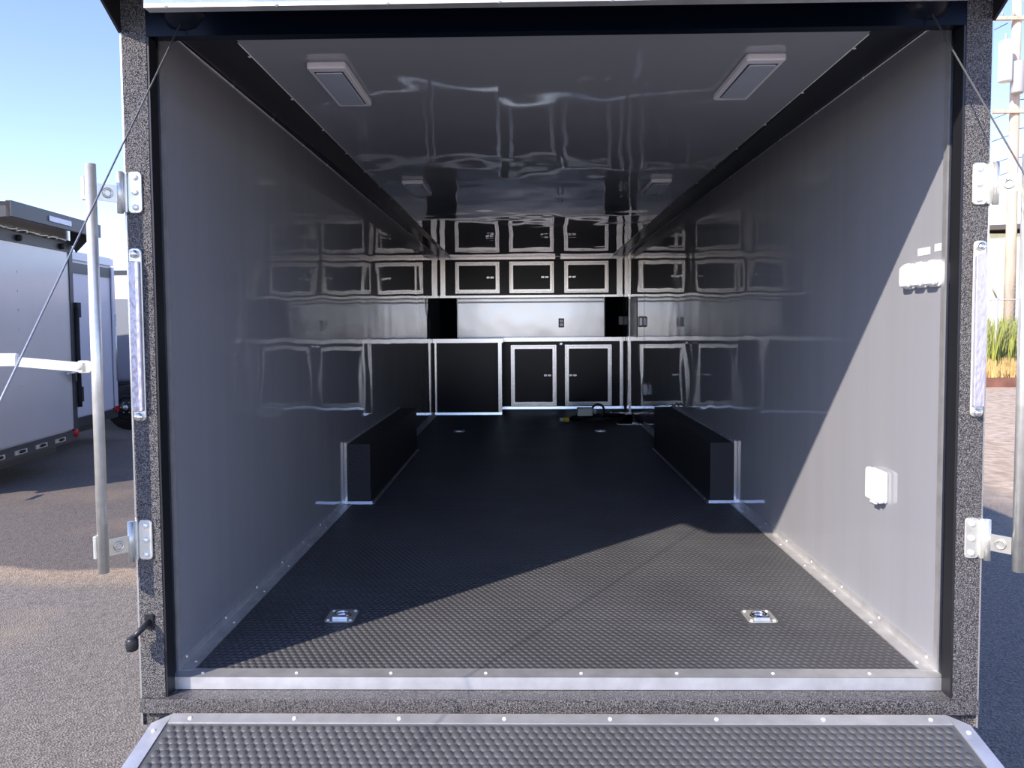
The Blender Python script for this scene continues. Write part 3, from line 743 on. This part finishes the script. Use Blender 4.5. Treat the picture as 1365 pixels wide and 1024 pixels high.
for z in (8.9, 12.1): MB().box(-1.1, 1.1, -.22, -.1, z, z+.12).build('crossarm', m_wood, t)
for k in range(6): MB().lathe([(.05, 0), (.03, .1), (.05, .13)], (-1.0+.4*k, -.16, 12.22), 'z', 8).build('insulator', m_gray, t)
wires = [((-14, 60, 15.0), (-.8, -.16, 12.2)), ((-14, 58, 13.2), (-.4, -.16, 12.0)), ((-12, 45, 9.2), (-.1, 0, 9.0)), ((-12, 44, 7.9), (-.1, 0, 8.2)), ((-12, 44, 6.6), (-.1, 0, 7.4)), ((-12, 43, 6.2), (-.1, 0, 6.9)),
         ((20, -30, 9.2), (.1, 0, 9.4)), ((20, -30, 8.2), (.1, 0, 8.4)), ((20, -28, 7.2), (.1, 0, 7.4))]
for a, b_ in wires:
    a, b_ = Vector(a), Vector(b_); pts = []
    for k in range(13):
        q = k/12; p = a.lerp(b_, q); p.z -= 1.6*4*q*(1-q)*.6; pts.append(p)
    MB().tube(pts, .016, 5).build('wire', m_wire, t)
# fence
m_fence = mat('galvanised_fence', (.55, .53, .52), .5, .4)
t = thing('chain_link_fence', 'grey chain link fence with barbed wire arms beyond the lot', 'fence', (16, 22, GZ))
fa, fb = Vector((6, 20.5, 0)), Vector((34, 23.5, 0)); o_ = Vector((16, 22, 0))
for k in range(11):
    p = fa.lerp(fb, k/10.0) if k else fa.copy()
    p = p+Vector((.13 if k else 0, 0, 0)) - o_
    q = MB().tube([p, p+Vector((0,0,2.35))], .045, 8).build('fence_post', m_fence, t)
    MB().tube([p+Vector((0,0,2.35)), p+Vector((-.28,-.15,2.75))], .03, 6).build('barb_arm', m_fence, q)
for z in (2.3, .1): MB().tube([fa-o_+Vector((0,0,z)), fb-o_+Vector((0,0,z))], .022, 6).build('rail', m_fence, t)
for k in range(3):
    d = Vector((-.09*(k+1), -.05*(k+1), 2.4+.12*(k+1))); MB().tube([fa-o_+d, fb-o_+d], .008, 4).build('barbed_wire', m_fence, t)
mesh_b = MB(); Lf = (fb-fa).length; dirf = (fb-fa).normalized()
for k in range(int(Lf/.16)):
    for s_ in (0, 1):
        a = fa+dirf*(k*.16); 
        e = a+dirf*(2.2 if s_ else -2.2)
        q0 = (e-fa).dot(dirf)
        if 0 <= q0 <= Lf:
            mesh_b.tube([a-o_+Vector((0,0,.1)), e-o_+Vector((0,0,2.3))], .0035, 3, caps=False)
mesh_b.build('chain_mesh', m_fence, t)['kind'] = 'stuff'
# building
t = thing('warehouse', 'pale yellow metal building with dark roof edge behind the fence', 'building', (34, 47, GZ))
b = MB().box(-12, 14, 0, 16, 0, 7.2); b.build('wall', m_bldg, t)
rb_ = MB()
for k in range(60): rb_.box(-12+k*.43, -12+k*.43+.06, -.04, 0, 0, 7.2)
rb_.build('siding_rib', m_bldg, t)['kind'] = 'stuff'
MB().hexa([(-12.4,-.5,7.1),(14.4,-.5,8.1),(14.4,16,8.1),(-12.4,16,7.1)], [(-12.4,-.5,7.4),(14.4,-.5,8.4),(14.4,16,8.4),(-12.4,16,7.4)]).build('roof', m_roof, t)
for k in range(4):
    w_ = MB().box(-6+k*1.6, -5.1+k*1.6, -.09, -.04, .4, 3.0).build('panel_door', m_white, t)
# curb and verge
t = MB().box(5, 40, 16.6, 16.9, GZ-.02, GZ+.22).build('curb', mat('rust_brown_timber', (.20, .09, .06), .8, vary=(3, .3)), None); t['kind'] = 'structure'
vg = MB().hexa([(5,16.9,GZ-.01),(60,16.9,GZ-.01),(60,46,GZ-.01),(5,46,GZ-.01)], [(5,16.9,GZ+.12),(60,16.9,GZ+.12),(60,46,GZ+.35),(5,46,GZ+.35)])
vg = struct('verge', vg, mat('dry_grass_ground', (.42, .30, .13), .9, vary=(1.5, .35)))
def grass(name, label, n, area, h0, h1, m, seed):
    rnd = np.random.RandomState(seed); b = MB()
    for k in range(n):
        x = rnd.uniform(*area[0]); y = rnd.uniform(*area[1]); z = GZ+.08+.008*(y-16.9)
        h = rnd.uniform(h0, h1); a = rnd.uniform(0, PI); dx, dy = math.cos(a)*.03, math.sin(a)*.03; lx, ly = rnd.normal(0, .12, 2)*h
        b.add([(x-dx, y-dy, z), (x+dx, y+dy, z), (x+dx*.6+lx*.5, y+dy*.6+ly*.5, z+h*.6), (x+lx, y+ly, z+h)], [(0,1,2,3)])
    o = b.build(name, m); tag(o, label, 'grass', kind='stuff'); return o
grass('weed_patch', 'tall green weeds along the fence', 9000, ((14.0, 24), (21.2, 27)), .7, 1.8, mat('green_weeds', (.30, .33, .07), .7, vary=(2, .3)), 1)
grass('dry_grass_patch', 'dry tan grass between curb and weeds', 7000, ((10.5, 20), (17.2, 22.5)), .15, .5, mat('dry_weeds', (.52, .36, .14), .8, vary=(2, .3)), 2)
